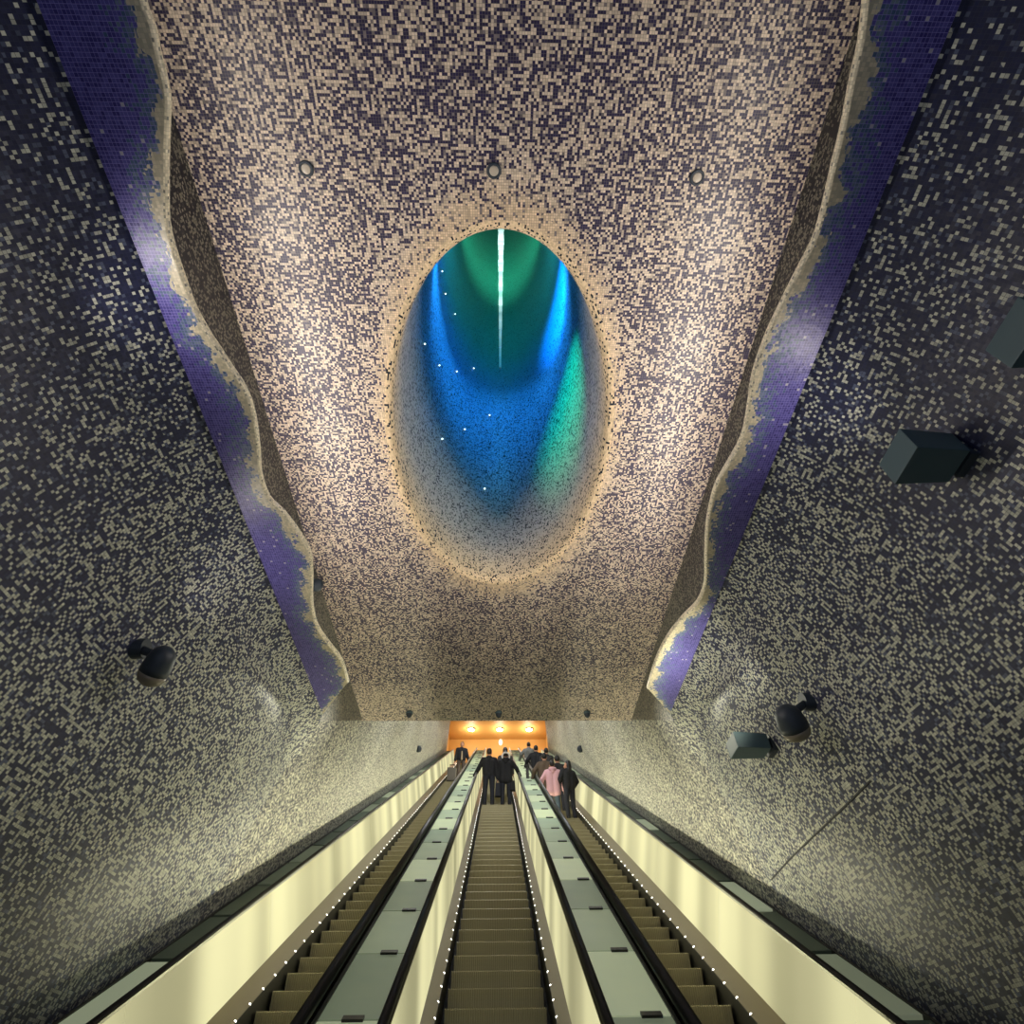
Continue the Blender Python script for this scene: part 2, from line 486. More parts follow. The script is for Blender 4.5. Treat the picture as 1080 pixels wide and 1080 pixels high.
# ------------------------------------------------------------------ wavy mosaic bands
LW = [(147, 0), (157, 27), (163, 57), (173, 97), (173, 127), (172, 160), (172, 200), (173, 233), (180, 263), (190, 293), (203, 327), (220, 357), (225, 364), (241, 388.5), (257, 413), (266, 441), (270.5, 474), (273, 502.6), (282, 527), (298, 543), (314, 564), (325, 584), (327.5, 608.5), (327.5, 637), (333, 661.5), (347, 682), (359, 698), (366, 720.5)]
RW = [(917, 0), (912, 43), (902, 87), (893, 133), (883, 173), (872, 220), (862, 253), (843, 290), (823, 330), (809, 361), (797, 397), (791.5, 433), (785, 462), (770, 490), (758, 511), (751, 535), (747, 560), (746, 588), (745, 617), (737, 637), (721.5, 653), (705, 674), (693, 698), (684, 727)]
def wave(side, px, label):
    sx = -1 if side == 'left' else 1
    pl = [on_plane_z(x, y, H1) for x, y in px]
    pts = [(abs(p.x), p.y) for p in pl]
    # carry the wave on behind the photograph's edge
    x0, y0 = pts[0]
    back = [(x0 - .10 * math.sin((y0 - y) * 3.1) + .0 * y, y) for y in [DB + (y0 - .15 - DB) * k / 30 for k in range(31)]]
    pts = back + pts
    # smooth resample along the length
    out = []
    n = len(pts)
    for i in range(n - 1):
        p0, p1, p2, p3 = (Vector(pts[max(0, min(n - 1, i + k))]) for k in (-1, 0, 1, 2))
        for t in (0, .33, .66):
            out.append(.5 * ((2 * p1) + (-p0 + p2) * t + (2 * p0 - 5 * p1 + 4 * p2 - p3) * t * t + (-p0 + 3 * p1 - 3 * p2 + p3) * t ** 3))
    out.append(Vector(pts[-1]))
    tip_y, tip_in = WALL_END_TOP, out[-1].y
    root = thing('mosaic_wave', label, 'mosaic band', P(sx * XS, 2, H1), 'wavy mosaic bands')
    nW = 14
    rows, uvs, lip = [], [], []
    for i, q in enumerate(out):
        k = max(0, (q.y - (tip_in - .35)) / .35)            # the end is cut on the slant
        oy = q.y + (tip_y - tip_in) * k ** 1.0
        r_, u_, l_ = [], [], []
        for j in range(nW + 1):
            f = j / nW
            x = XS + (q.x - XS) * f; y = oy + (q.y - oy) * f
            r_.append(P(sx * x, y, H1) - root.location); u_.append((x * sx, y)); l_.append(min((1 - f) * abs(XS - q.x) * .9, .012 + max(0, tip_in + (tip_y - tip_in) * (1 - f) - y) * .7))
        rows.append(r_); uvs.append(u_); lip.append(l_)
    o = grid('soffit', rows, uvs, M['wave'], flip=(sx > 0), extra=lip); o.parent = root
    # rounded rim and the hidden top
    rr, ru = [], []
    for i, q in enumerate(out):
        a = out[max(0, i - 1)]; b = out[min(len(out) - 1, i + 1)]
        t = (b - a).normalized(); nrm = Vector((t.y, -t.x))
        if nrm.x > 0: nrm = -nrm                             # towards the middle of the hall
        row, u_ = [], []
        for j in range(7):
            an = -PI / 2 + PI * j / 6
            x = q.x + nrm.x * .02 * math.cos(an); y = q.y + nrm.y * .02 * math.cos(an)
            row.append(P(sx * x, y, H1 + .03 + .03 * math.sin(an)) - root.location); u_.append((q.y * 1.2, j * .02))
        row.append(P(sx * (XC - .01), q.y, H1 + .06) - root.location); u_.append((q.y * 1.2, .3))
        rr.append(row); ru.append(u_)
    o = grid('rim', rr, ru, M['wave_rim'], flip=(sx < 0)); o.parent = root
    return root
wave('left', LW, 'wavy purple mosaic band with cream rim at the top of the left wall')
wave('right', RW, 'wavy purple mosaic band with cream rim above the box floodlights on the right wall')

# ------------------------------------------------------------------ the light crater
shaft = thing('light_crater', 'oval light shaft in the ceiling glowing blue and green with one white streak', 'light shaft', P(0, OV_Y, H2))
rows, uvs = [], []
lev = [(0, 0)] + [(FIL * math.sin(a), FIL * (1 - math.cos(a))) for a in [PI / 2 * k / 6 for k in range(1, 7)]]
lev = [(FIL - FIL * math.sin(PI / 2 * k / 6), FIL * (1 - math.cos(PI / 2 * k / 6))) for k in range(7)] + [(-.012 * z, FIL + z) for z in (.4, .8, 1.4, 2, 3, 4, 5, 6.5, 8, 10, 12, 14, 17, 20)]
for g, z in lev:
    row, ru = [], []
    for k in range(N + 1):
        x, y = oval(k % N, g); row.append(Vector((x, y - OV_Y, z))); ru.append((k / N * 10.98, z + (FIL - g if z <= FIL else FIL)))
    rows.append(row); uvs.append(ru)
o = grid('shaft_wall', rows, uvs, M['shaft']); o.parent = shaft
bm = bmesh.new(); vs = [bm.verts.new(Vector((*oval(k, -.2), 20.2)) - Vector((0, OV_Y, 0))) for k in range(N)]; bm.faces.new(vs)
obj('shaft_cap', bm, mat('shaft_cap_dark', srgb(20, 60, 56), .6), shaft)
# white light line on the far side, in short lengths of uneven brightness
def line_material():
    m = mat('light_line', (.8, .9, .9, 1), .4); s = NT(m)
    g = s.nt.nodes.new('ShaderNodeTexCoord'); z = s.sep(g.outputs['Object'])[2]
    n = s.nt.nodes.new('ShaderNodeTexNoise'); n.noise_dimensions = '1D'; n.inputs['Scale'].default_value = 1.4; s.put(n.inputs['W'], z)
    k = s.math('MULTIPLY', s.ramp(z, (6.0, 13, .0, 1.3)), s.math('MULTIPLY', n.outputs[0], 1.7))
    s.b.inputs['Emission Color'].default_value = (.75, 1, .95, 1); s.put(s.b.inputs['Emission Strength'], k)
    m.cycles.emission_sampling = 'NONE'
    return m
bm = bmesh.new()
for z0 in [6.1 + .5 * k for k in range(27)]:
    w = .022 + .075 * min(1, (z0 - 6.1) / 9) * random.uniform(.75, 1.1)
    y = (OV_B - .012 * z0) - .02
    box(bm, -w, w, y - .015, y + .02, z0, z0 + .49)
o = obj('light_line', bm, line_material(), shaft); o['label'] = 'white vertical light line'
def on_shaft(px, py):
    r = ray(px, py); t = H2 / r.z + .2
    while t < 40:
        x, y, z = r.x * t, r.y * t, r.z * t
        g = -.012 * (z - H2) - .02
        if (x / (OV_A + g)) ** 2 + ((y - OV_Y) / (OV_B + g)) ** 2 >= 1: break
        t += .01
    return Vector((x, y - OV_Y, z - H2))
star_mat = mat('star_led', (1, 1, 1, 1), .3, 0, (.75, 1, .95, 1), 3.0); star_mat.cycles.emission_sampling = 'NONE'
for cx, cy in ((250, 202), (258, 258), (282, 308), (207, 382), (243, 435), (286, 450), (328, 442), (367, 558), (306, 593), (250, 617), (355, 740)):
    bm = bmesh.new(); p = on_shaft(360 + cx / 2.347, 200 + cy / 2.347)
    ball(bm, p, .013, 10, 6); obj('spark_light', bm, star_mat, shaft, True)

# ------------------------------------------------------------------ escalators
PITCH = .45
S0 = 2.6
NST = int((SE - S0) / PITCH)
TREAD, RISE = PITCH * CA, PITCH * SA
def nose(k): return inc(0, S0 + PITCH * k, 2.8)
def step_mesh(hw):
    bm = bmesh.new()
    n = int(2 * hw / .024); w = 2 * hw / n
    xs, ins = [], []
    for i in range(n):
        x = -hw + i * w
        for a, d in ((.0, 0), (.5, 0), (.58, .011), (.92, .011)): xs.append(x + a * w); ins.append(d)
    xs.append(hw); ins.append(0)
    prof = []                            # side profile: tread back to nose, then curved riser down
    prof.append((TREAD, 0)); prof.append((.012, 0)); prof.append((0, -.012))
    for k in range(1, 5): prof.append((.03 * math.sin(k / 4 * PI / 2) , -.012 - (RISE - .02) * k / 4))
    nm = [(0, -1), (-.3, -1), (1, -.3)] + [(1, 0)] * 4
    rows = []
    for (y, z), (ny, nz) in zip(prof, nm):
        rows.append([bm.verts.new((x, y + max(ny, 0) * d, z + (nz if nz < 0 else 0) * d)) for x, d in zip(xs, ins)])
    for A, B in zip(rows, rows[1:]):
        for i in range(len(xs) - 1): bm.faces.new((A[i], A[i + 1], B[i + 1], B[i]))
    for side in (0, -1):                 # cheeks
        f = [r[side] for r in rows] + [bm.verts.new((xs[side], TREAD, -RISE))]
        bm.faces.new(f)
    bmesh.ops.recalc_face_normals(bm, faces=bm.faces[:])
    me = bpy.data.meshes.new('step'); bm.to_mesh(me); bm.free(); me.materials.append(M['step_metal'])
    return me
STEP = step_mesh(.52)
def led_mesh():
    bm = bmesh.new(); bmesh.ops.create_uvsphere(bm, u_segments=8, v_segments=6, radius=.0125)
    me = bpy.data.meshes.new('skirt_light'); bm.to_mesh(me); bm.free(); me.materials.append(M['led']); return me
LED = led_mesh()

def handrail_profile(xc, w, hb, ht):
    pr = []
    for k in range(13):
        a = PI * k / 12
        pr.append((xc + w / 2 * math.cos(a) * (1 if abs(math.cos(a)) < .99 else 1), hb - (hb - ht) * math.sin(a) ** .7))
    return pr

def escalator(label, xc, sides):
    """sides: for each side (sign): skirt x, ledge outer x, panel top x, handrail centre."""
    root = thing('escalator', label, 'escalator', inc(xc, S0, 3.0), 'escalators')
    org = root.location
    def add(name, bm, m, smooth=False, parent=root):
        for v in bm.verts: v.co -= (org if parent is root else org)
        return obj(name, bm, m, parent, smooth)
    bm = bmesh.new(); sweep(bm, [(xc - .6, 3.02), (xc + .6, 3.02), (xc + .6, 3.28), (xc - .6, 3.28)], S0 - .3, SE)
    add('truss', bm, M['truss'])
    for k in range(NST):
        p = nose(k) + Vector((xc, 0, 0)) - org
        o = bpy.data.objects.new('step', STEP); C.objects.link(o); o.parent = root; o.location = p
    leds = []
    for sg, sk, lo, pt, hc, hw, hp, hr in sides:
        x = lambda v: xc + sg * v
        bm = bmesh.new(); sweep(bm, [(x(sk), 2.72), (x(sk + .012), 2.715), (x(sk + .012), 3.02), (x(sk), 3.02)], S0 - .2, SE); add('skirt', bm, M['dark_metal'])
        bm = bmesh.new(); sweep(bm, [(x(sk + .002), 2.712), (x(lo), 2.645), (x(lo), 2.665), (x(sk + .002), 2.735)], S0 - .2, SE); add('skirting_ledge', bm, M['bronze'])
        s = S0 - .2
        while s < SE - .1:
            e = min(s + 2.8, SE)
            bm = bmesh.new(); g = .006
            sweep(bm, [(x(lo), 2.645), (x(pt), hp), (x(pt + .03), hp), (x(lo + .03), 2.645)], s + g, e - g)
            add('light_panel', bm, M['panel']); s = e
        bm = bmesh.new(); sweep(bm, [(x(pt + .031), hp), (x(pt + .037), hp), (x(pt + .037), 2.2), (x(pt + .031), 2.2)], S0 - .2, SE); add('back_sheet', bm, M['dark_metal'])
        bm = bmesh.new(); sweep(bm, [(x(pt - .004), hp + .002), (x(pt + .04), hp + .002), (x(pt + .04), hp - .02), (x(pt - .004), hp - .02)], S0 - .2, SE); add('handrail_guide', bm, M['trim_metal'])
        bm = bmesh.new(); sweep(bm, handrail_profile(x(hc), hw, hp - .02, hr), S0 - .2, SE); add('handrail', bm, M['rubber'], True)
        n = int((SE - 3) / .335)
        for k in range(n): leds.append((k, inc(x(sk + .012), 3.0 + .335 * k, 2.716) - org))
    leds.sort(key=lambda q: q[0])
    for k, p in leds[:100]:
        o = bpy.data.objects.new('skirt_light', LED); C.objects.link(o); o.parent = root; o.location = p
    bm = bmesh.new()
    for k, p in leds[100:]: ball(bm, p, .0125, 6, 4)
    o = obj('skirt_light', bm, M['led'], root, True); o['kind'] = 'stuff'
    return root
CS = .575; 
escalator('middle escalator between the glass decks, two people side by side near its top', 0, [(-1, .575, .694, .712, .745, .075, 1.955, 1.866), (1, .575, .694, .712, .745, .075, 1.955, 1.866)])
escalator('left escalator, with one man and his suitcase near its top', -1.90, [(-1, .555, .75, .835, .862, .056, 2.0, 1.952), (1, .53, .55, .55, .59, .085, 1.955, 1.866)])
escalator('right escalator, crowded with people behind a pale pink coat', 1.90, [(1, .555, .75, .835, .862, .056, 2.0, 1.952), (-1, .53, .55, .55, .59, .085, 1.955, 1.866)])

# ------------------------------------------------------------------ glass decks
def deck(label, x0, x1, brackets=True, hd=2.02):
    root = thing('glass_deck', label, 'glass deck', inc((x0 + x1) / 2, S0, 3.0), 'glass decks beside the escalators')
    org = root.location
    def add(name, bm, m, smooth=False):
        for v in bm.verts: v.co -= org
        return obj(name, bm, m, root, smooth)
    bm = bmesh.new(); sweep(bm, [(x0 - .02, hd + .03), (x1 + .02, hd + .03), (x1 + .02, 3.25), (x0 - .02, 3.25)], S0 - .3, SE); add('housing', bm, M['housing'])
    for xa in (x0, x1 - .025):
        bm = bmesh.new(); sweep(bm, [(xa, hd - .012), (xa + .025, hd - .012), (xa + .025, hd + .03), (xa, hd + .03)], S0 - .3, SE); add('edge_trim', bm, M['dark_metal'])
    me = None; s = S0; b0 = None; k = 0; gap = .012 if brackets else .04
    L = 1.18
    while s + L <= SE:
        if me is None:
            bm = bmesh.new(); sweep(bm, [(x0 + .03, hd - .004), (x1 - .03, hd - .004), (x1 - .03, hd + .028), (x0 + .03, hd + .028)], s + gap, s + L - gap)
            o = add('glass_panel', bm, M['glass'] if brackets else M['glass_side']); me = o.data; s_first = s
            if brackets:
                bm = bmesh.new(); xm = (x0 + x1) / 2 + .06
                sweep(bm, [(xm - .075, hd - .022), (xm + .075, hd - .022), (xm + .075, hd - .004), (xm - .075, hd - .004)], s - .03, s + .03); b0 = add('bracket', bm, M['dark_metal'])
        else:
            dv = inc(0, s, 0) - inc(0, s_first, 0)
            o = bpy.data.objects.new('glass_panel', me); C.objects.link(o); o.parent = root; o.location = dv
            if brackets:
                o = bpy.data.objects.new('bracket', b0.data); C.objects.link(o); o.parent = root; o.location = dv + Vector((random.uniform(-.05, .05), 0, 0))
        s += L; k += 1
    return root
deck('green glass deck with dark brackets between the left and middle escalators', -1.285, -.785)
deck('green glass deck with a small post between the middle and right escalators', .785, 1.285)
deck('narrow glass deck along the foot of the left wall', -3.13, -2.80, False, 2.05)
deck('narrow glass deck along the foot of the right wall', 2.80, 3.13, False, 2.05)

# ------------------------------------------------------------------ fixtures
def flood(label, px, py, sx=.33, sy=.28, sz=.2):
    p = on_wall(px, py)
    root = thing('floodlight', label, 'floodlight', p, 'box floodlights on the right wall')
    bm = bmesh.new(); x0 = -sx - .05
    v = box(bm, x0, x0 + sx, -sy / 2, sy / 2, -sz / 2, sz / 2)
    for w in v:                              # sides draw in towards the wall end
        if w.co.x > x0 + .1: w.co.y *= .86; w.co.z = -sz / 2 + (w.co.z + sz / 2) * .9
    bevel(bm, .008); obj('housing', bm, M['fixture'], root)
    bm = bmesh.new(); box(bm, x0 + .03, x0 + sx - .04, -sy / 2 + .04, sy / 2 - .04, sz / 2 - .015, sz / 2 + .006); obj('lens', bm, M['lens'], root)
    bm = bmesh.new(); tube(bm, Vector((-.07, 0, .0)), Vector((.02, 0, .0)), .05, .06); ball(bm, Vector((-.05, 0, 0)), .07, 14, 8); obj('bracket', bm, M['fixture_dark'], root)
    bm = bmesh.new(); box(bm, -.02, .05, -.09, .09, -.09, .09); bevel(bm, .01); obj('wall_plate', bm, M['fixture_dark'], root)
    return root
FL = [flood('dark box floodlight sticking out high on the right wall, seen whole', 1010, 482),
      flood('small dark box floodlight on the right wall just below a round one', 812, 786, .33, .26, .16),
      flood('dark box floodlight highest on the right wall, cut by the edge of the photo', 1150, 352)]
def egg(label, ptop, pbot, pmount, r, left):
    m = on_wall(*pmount)
    root = thing('spotlight', label, 'spotlight', m, 'round wall spotlights')
    dep = (m - EYE).dot(Rm @ Vector((0, 0, -1))) - .12
    pbot = (pbot[0] + .25 * (pbot[0] - ptop[0]), pbot[1] + .25 * (pbot[1] - ptop[1]))
    a = EYE + ray(*ptop) * dep - m; b = EYE + ray(*pbot) * (dep - .05) - m
    d = (b - a); L = d.length; q = d.to_track_quat('Z', 'Y').to_matrix()
    bm = bmesh.new()
    prof = [(0, -r * .1)] + [(r * .92 * math.sin(t), r * (1 - math.cos(t)) - r * .1) for t in (.4, .8, 1.2, 1.5)] + [(r, L * .55), (r * .99, L * .72)]
    lathe(bm, prof + [(0, L * .72)], a, 24, q); obj('housing', bm, M['fixture_dark'], root, True)
    bm = bmesh.new(); lathe(bm, [(0, L * .70), (r * .97, L * .70), (r * .97, L * .82), (r * .82, L * .95), (r * .5, L * 1.03), (0, L * 1.06)], a, 24, q)
    o = obj('lens', bm, M['lens'], root, True); o['label'] = 'brownish glass front'
    bm = bmesh.new(); tube(bm, Vector((0, 0, 0)), a * .72 + b * .28, .035, .03, 12); obj('arm', bm, M['fixture_dark'], root, True)
    bm = bmesh.new(); sx = -1 if left else 1; tube(bm, Vector((sx * .05, 0, 0)), Vector((-sx * .06, 0, 0)), .085, .075, 20); obj('wall_plate', bm, M['fixture_dark'], root)
    return root
EG = [egg('dark round spotlight on a short arm, on the left wall', (177, 683), (160, 713), (146, 684), .105, True),
      egg('dark round spotlight on the right wall just above a small box floodlight', (826, 745), (840, 772), (853, 740), .125, False)]

# ceiling fittings
for (px, py), lab in (((323, 178), 'recessed ring light in the ceiling nearest the left purple band'), ((521, 180), 'recessed ring light in the ceiling, in line with the oval shaft'), ((735, 187), 'recessed ring light in the ceiling nearest the right purple band')):
    p = on_plane_z(px, py, H2)
    root = thing('ceiling_light', lab, 'recessed light', p, 'ring lights in the ceiling')
    bm = bmesh.new(); lathe(bm, [(.036, -.004), (.038, -.014), (.058, -.014), (.060, 0), (.060, .02), (.036, .02), (.036, -.004)], Vector(), 28); obj('ring', bm, M['fixture_dark'], root, True)
    bm = bmesh.new(); lathe(bm, [(0, -.016), (.03, -.015), (.037, -.012), (.036, .01), (0, .01)], Vector(), 28); obj('glass', bm, mat('ring_glass', srgb(176, 166, 152), .3), root, True)
for px, lab in ((432, 'small dark dome at the end of the ceiling, on the side of the suitcase man'), (526, 'small dark dome hanging at the end of the ceiling, above the middle escalator'), (619, 'small dark dome at the end of the ceiling, on the side of the pink coat')):
    p = on_plane_z(px, 751, H2)
    root = thing('ceiling_dome', lab, 'ceiling dome', p, 'domes at the end of the ceiling')
    bm = bmesh.new(); lathe(bm, [(0, 0), (.06, 0), (.066, -.02), (.055, -.045)], Vector(), 20); obj('collar', bm, M['fixture'], root, True)
    bm = bmesh.new(); lathe(bm, [(.055, -.04), (.045, -.08), (.025, -.105), (0, -.11)], Vector(), 20); obj('dome', bm, M['fixture_dark'], root, True)
# dome peeping over the left wave, on the side of the recess
r = ray(334, 617); t = XC / abs(r.x) - .12
root = thing('wall_dome', 'small dark dome peeping out behind the left purple band', 'dome', P(r.x * t, r.y * t, r.z * t))
bm = bmesh.new(); ball(bm, Vector((0, 0, 0)), .085, 18, 12, (1, 1, 1.15)); obj('dome', bm, M['fixture_dark'], root, True)
bm = bmesh.new(); tube(bm, Vector((0, 0, 0)), Vector((-.2, 0, .02)), .04, .05); obj('mount', bm, M['fixture_dark'], root)
for px, lab in ((440, 'small dark round speaker on the upper passage wall beside the suitcase man'), (613.5, 'small dark round speaker on the upper passage wall beside the crowd')):
    p = on_tunnel(px, 790); sx = -1 if px < 525 else 1
    root = thing('wall_speaker', lab, 'speaker', p, 'round speakers on the upper walls')
    bm = bmesh.new(); ball(bm, Vector((-sx * .05, 0, 0)), .12, 14, 10); obj('body', bm, M['fixture_dark'], root, True)
    bm = bmesh.new(); tube(bm, Vector((sx * .06, 0, 0)), Vector((-sx * .03, 0, 0)), .07, .07); obj('base', bm, M['fixture_dark'], root)
# landing lamps
lampm = mat('landing_lamp', (1, 1, 1, 1), .3, 0, (1, .9, .66, 1), 14)
for px, lab in ((497, 'glowing ceiling lamp of the orange landing nearest the suitcase man'), (527, 'middle glowing ceiling lamp of the orange landing'), (558, 'glowing ceiling lamp of the orange landing nearest the crowd')):
    r = ray(px, 769); t = 20.74 / r.z
    p = P(r.x * t, r.y * t, 20.76)
    root = thing('ceiling_lamp', lab, 'ceiling lamp', p, 'lamps of the orange landing')
    bm = bmesh.new(); lathe(bm, [(0, 0), (.30, 0), (.30, -.05), (.25, -.08), (.25, -.03), (0, -.03)], Vector(), 24); obj('rim', bm, M['trim_metal'], root, True)
    bm = bmesh.new(); lathe(bm, [(.245, -.05), (.2, -.11), (0, -.15)], Vector(), 24); obj('diffuser', bm, lampm, root, True)
r = ray(528, 783); t = 41.97 / r.y
root = thing('wall_lamp', 'small pale oval lamp on the orange back wall', 'wall lamp', P(r.x * t, 41.95, r.z * t))
bm = bmesh.new(); ball(bm, Vector((0, 0, 0)), .2, 16, 12, (.8, .25, 1.3)); obj('shade', bm, mat('oval_shade', srgb(240, 230, 205), .4, 0, (1, .93, .8, 1), .5), root, True)
bm = bmesh.new(); box(bm, -.1, .1, .0, .05, -.2, .2); obj('base', bm, M['trim_metal'], root)
# post on the right glass deck
r = ray(556.5, 821); hh = 2.02
t = hh / (r.y * SA - r.z * CA)
root = thing('post', 'short dark post standing on the glass deck beside the crowd', 'post', EYE + r * t)
bm = bmesh.new(); tube(bm, Vector((0, 0, -.03)), Vector((0, 0, .36)), .05, .05); obj('shaft', bm, M['dark_metal'], root)
bm = bmesh.new(); tube(bm, Vector((0, 0, .36)), Vector((0, 0, .46)), .07, .06); obj('cap', bm, M['rubber'], root)

# ------------------------------------------------------------------ people
SKIN = mat('skin', srgb(190, 138, 108), .55)
HAIRD = mat('dark_hair', srgb(22, 18, 16), .5)
HAIRB = mat('brown_hair', srgb(48, 32, 22), .5)
EYEM = mat('eye_dark', srgb(16, 14, 14), .2)
SHOE = mat('shoe_black', srgb(18, 17, 17), .45)
def cloth(name, r, g, b):
    m = mat(name, srgb(r, g, b), .85); s = NT(m)
    tc = s.nt.nodes.new('ShaderNodeTexCoord'); n = s.nt.nodes.new('ShaderNodeTexNoise'); n.inputs['Scale'].default_value = 26; s.put(n.inputs['Vector'], tc.outputs['Object'])
    bp = s.nt.nodes.new('ShaderNodeBump'); bp.inputs['Strength'].default_value = .35; bp.inputs['Distance'].default_value = .01
    s.put(bp.inputs['Height'], n.outputs[0]); s.put(s.b.inputs['Normal'], bp.outputs[0])
    return m
def capsule(bm, p0, r0, p1, r1):
    ball(bm, p0, r0, 12, 8); ball(bm, p1, r1, 12, 8)
    if (p1 - p0).length > 1e-4: tube(bm, p0, p1, r0, r1, 12)
def blob(name, caps, m, parent, voxel=.014, balls=(), sm=4):
    bm = bmesh.new()
    for c in caps: capsule(bm, *c)
    for c, r, sc in balls: ball(bm, c, r, 16, 12, sc)
    bmesh.ops.recalc_face_normals(bm, faces=bm.faces[:])
    me = bpy.data.meshes.new(name); bm.to_mesh(me); bm.free()
    t = bpy.data.objects.new('tmp', me); C.objects.link(t)
    md = t.modifiers.new('r', 'REMESH'); md.mode = 'VOXEL'; md.voxel_size = voxel; md.use_smooth_shade = True
    sm_ = t.modifiers.new('s', 'SMOOTH'); sm_.factor = .5; sm_.iterations = sm
    dg = bpy.context.evaluated_depsgraph_get()
    nme = bpy.data.meshes.new_from_object(t.evaluated_get(dg)); nme.name = name
    bpy.data.objects.remove(t); bpy.data.meshes.remove(me)
    for p in nme.polygons: p.use_smooth = True
    nme.materials.clear()
    return link(name, nme, m, parent)

def person(label, X, s, height, jacket, trousers, hair=HAIRD, coat=.0, face=0.0, hands=None, hood=None, long_hair=False, turn=0.0, back=.19, stride=True, wide=1.0):
    """stands on the step nearest s; faces up the slope turned by `face` degrees. hands: two offsets (x out, y forward, z up) in metres or None to hang."""
    k = round((s - S0) / PITCH)
    base = nose(k) + Vector((X, back, 0))
    root = thing('person', label, 'person', base)
    root.rotation_euler.z = math.radians(face)
    g = height / 1.75
    V = lambda x, y, z: Vector((x * g, y * g, z * g))
    hx = .095
    fz = [0, 0]; fy = [0, 0]
    jt = {}
    legs, sk, shoes = [], [], []
    for i, sg in enumerate((-1, 1)):
        hip = V(sg * hx, 0, .90); kn = V(sg * (hx + .015), .03, .49); an = V(sg * (hx + .02), -.02, .09)
        legs += [(hip, .088 * g, kn, .062 * g), (kn, .062 * g, an, .052 * g)]
        sk += [(hip, .078 * g, kn, .052 * g), (kn, .05 * g, an, .037 * g), (an, .035 * g, V(sg * (hx + .03), .09, .045), .03 * g)]
        shoes.append([(V(sg * (hx + .02), -.045, .042), .040 * g, V(sg * (hx + .035), .11, .036), .036 * g), (an, .043 * g, V(sg * (hx + .02), -.02, .045), .042 * g)])
    pel = V(0, 0, .95); chest = V(0, .0, 1.28); neck = V(0, -.005, 1.47); head = V(0, .02, 1.62)
    torso = [(V(-.07, 0, .95), .105 * g, V(-.09, 0, 1.30), .11 * g), (V(.07, 0, .95), .105 * g, V(.09, 0, 1.30), .11 * g), (V(-.15, 0, 1.40), .062 * g, V(.15, 0, 1.40), .062 * g), (V(0, 0, 1.38), .09 * g, V(0, 0, 1.44), .06 * g)]
    sk += [(a, r * .86, b, q * .86) for a, r, b, q in torso]
    sk += [(V(0, -.005, 1.42), .055 * g, V(0, .01, 1.55), .05 * g)]
    arms = []
    fingers = []
    for i, sg in enumerate((-1, 1)):
        sh = V(sg * .185, 0, 1.39)
        hnd = hands[i] if hands and hands[i] else (.27, .04, .80)
        wr = V(sg * hnd[0], hnd[1], hnd[2])
        d = wr - sh; L = .53 * g
        if d.length > L: wr = sh + d.normalized() * L; d = wr - sh
        mid = sh + d * .5; bend = math.sqrt(max(0, (L / 2) ** 2 - (d.length / 2) ** 2))
        out = Vector((sg * .55, -.7, -.45)); out = (out - d.normalized() * out.dot(d.normalized())).normalized()
        el = mid + out * bend
        arms += [(sh, .064 * g, el, .054 * g), (el, .054 * g, wr, .042 * g)]
        sk += [(sh, .052 * g, el, .04 * g), (el, .038 * g, wr, .027 * g)]
        hd = (wr - el).normalized(); palm = wr + hd * .075 * g
        sk.append((wr, .027 * g, palm, .030 * g))
        side = hd.cross(Vector((0, 0, 1)));
        if side.length < .2: side = Vector((0, 1, 0))
        side.normalize(); curl = Vector((-sg * .5, .2, -.5))
        for f, ln in zip((-1.5, -.5, .5, 1.5), (.062, .074, .078, .068)):
            b0 = palm + side * f * .017 * g; b1 = b0 + hd * ln * .55 * g; b2 = b1 + (hd + curl * .8).normalized() * ln * .5 * g
            sk += [(b0, .0095 * g, b1, .0088 * g), (b1, .0088 * g, b2, .0078 * g)]
        th = wr + hd * .03 * g + side * .028 * g
        sk.append((th, .011 * g, th + (side + hd).normalized() * .05 * g, .009 * g))
    # head, turned
    q = Matrix.Rotation(math.radians(turn), 3, 'Z')
    hb = [(head, .088 * g, (.86, 1.02, 1.22)), (head + q @ V(0, .035, -.06), .06 * g, (.85, 1, 1))]
    sk += [(head + q @ V(0, .088, .0), .011 * g, head + q @ V(0, .108, -.032), .016 * g)]           # nose
    sk += [(head + q @ V(-.022, .092, -.066), .008 * g, head + q @ V(.022, .092, -.066), .008 * g)]  # mouth
    for sg in (-1, 1): hb.append((head + q @ V(sg * .078, -.005, -.01), .024 * g, (.45, .8, 1.2)))   # ears
    body = blob('body', sk, SKIN, root, .010, hb, 2)
    for sg in (-1, 1):
        bm = bmesh.new(); ball(bm, head + q @ V(sg * .03, .083, .012), .012 * g, 10, 8); obj('eye', bm, EYEM, body, True)
    # clothes
    tr = [(a, r + .012, b, q_ + .012) for a, r, b, q_ in legs] + [(V(-.06, 0, .94), .115 * g, V(.06, 0, .94), .115 * g)]
    blob('trousers', tr, trousers, root, .014)
    for sh_ in shoes: blob('shoe', sh_, SHOE, root, .010, (), 2)
    jk = [(a, r * wide + .03, b, q_ * wide + .028) for a, r, b, q_ in torso[:2]] + [(a, r + .02, b, q_ + .02) for a, r, b, q_ in torso[2:]] + [(a, r + .02, b, q_ + .016) for a, r, b, q_ in arms]
    if coat: jk += [(V(-.075 * wide, 0, .95), .135 * g * wide, V(-.085 * wide, 0, .95 - coat), .14 * g * wide), (V(.075 * wide, 0, .95), .135 * g * wide, V(.085 * wide, 0, .95 - coat), .14 * g * wide)]
    jk += [(V(-.04, -.02, 1.45), .065 * g, V(.04, -.02, 1.45), .065 * g)]
    blob('coat' if coat else 'jacket', jk, jacket, root, .014)
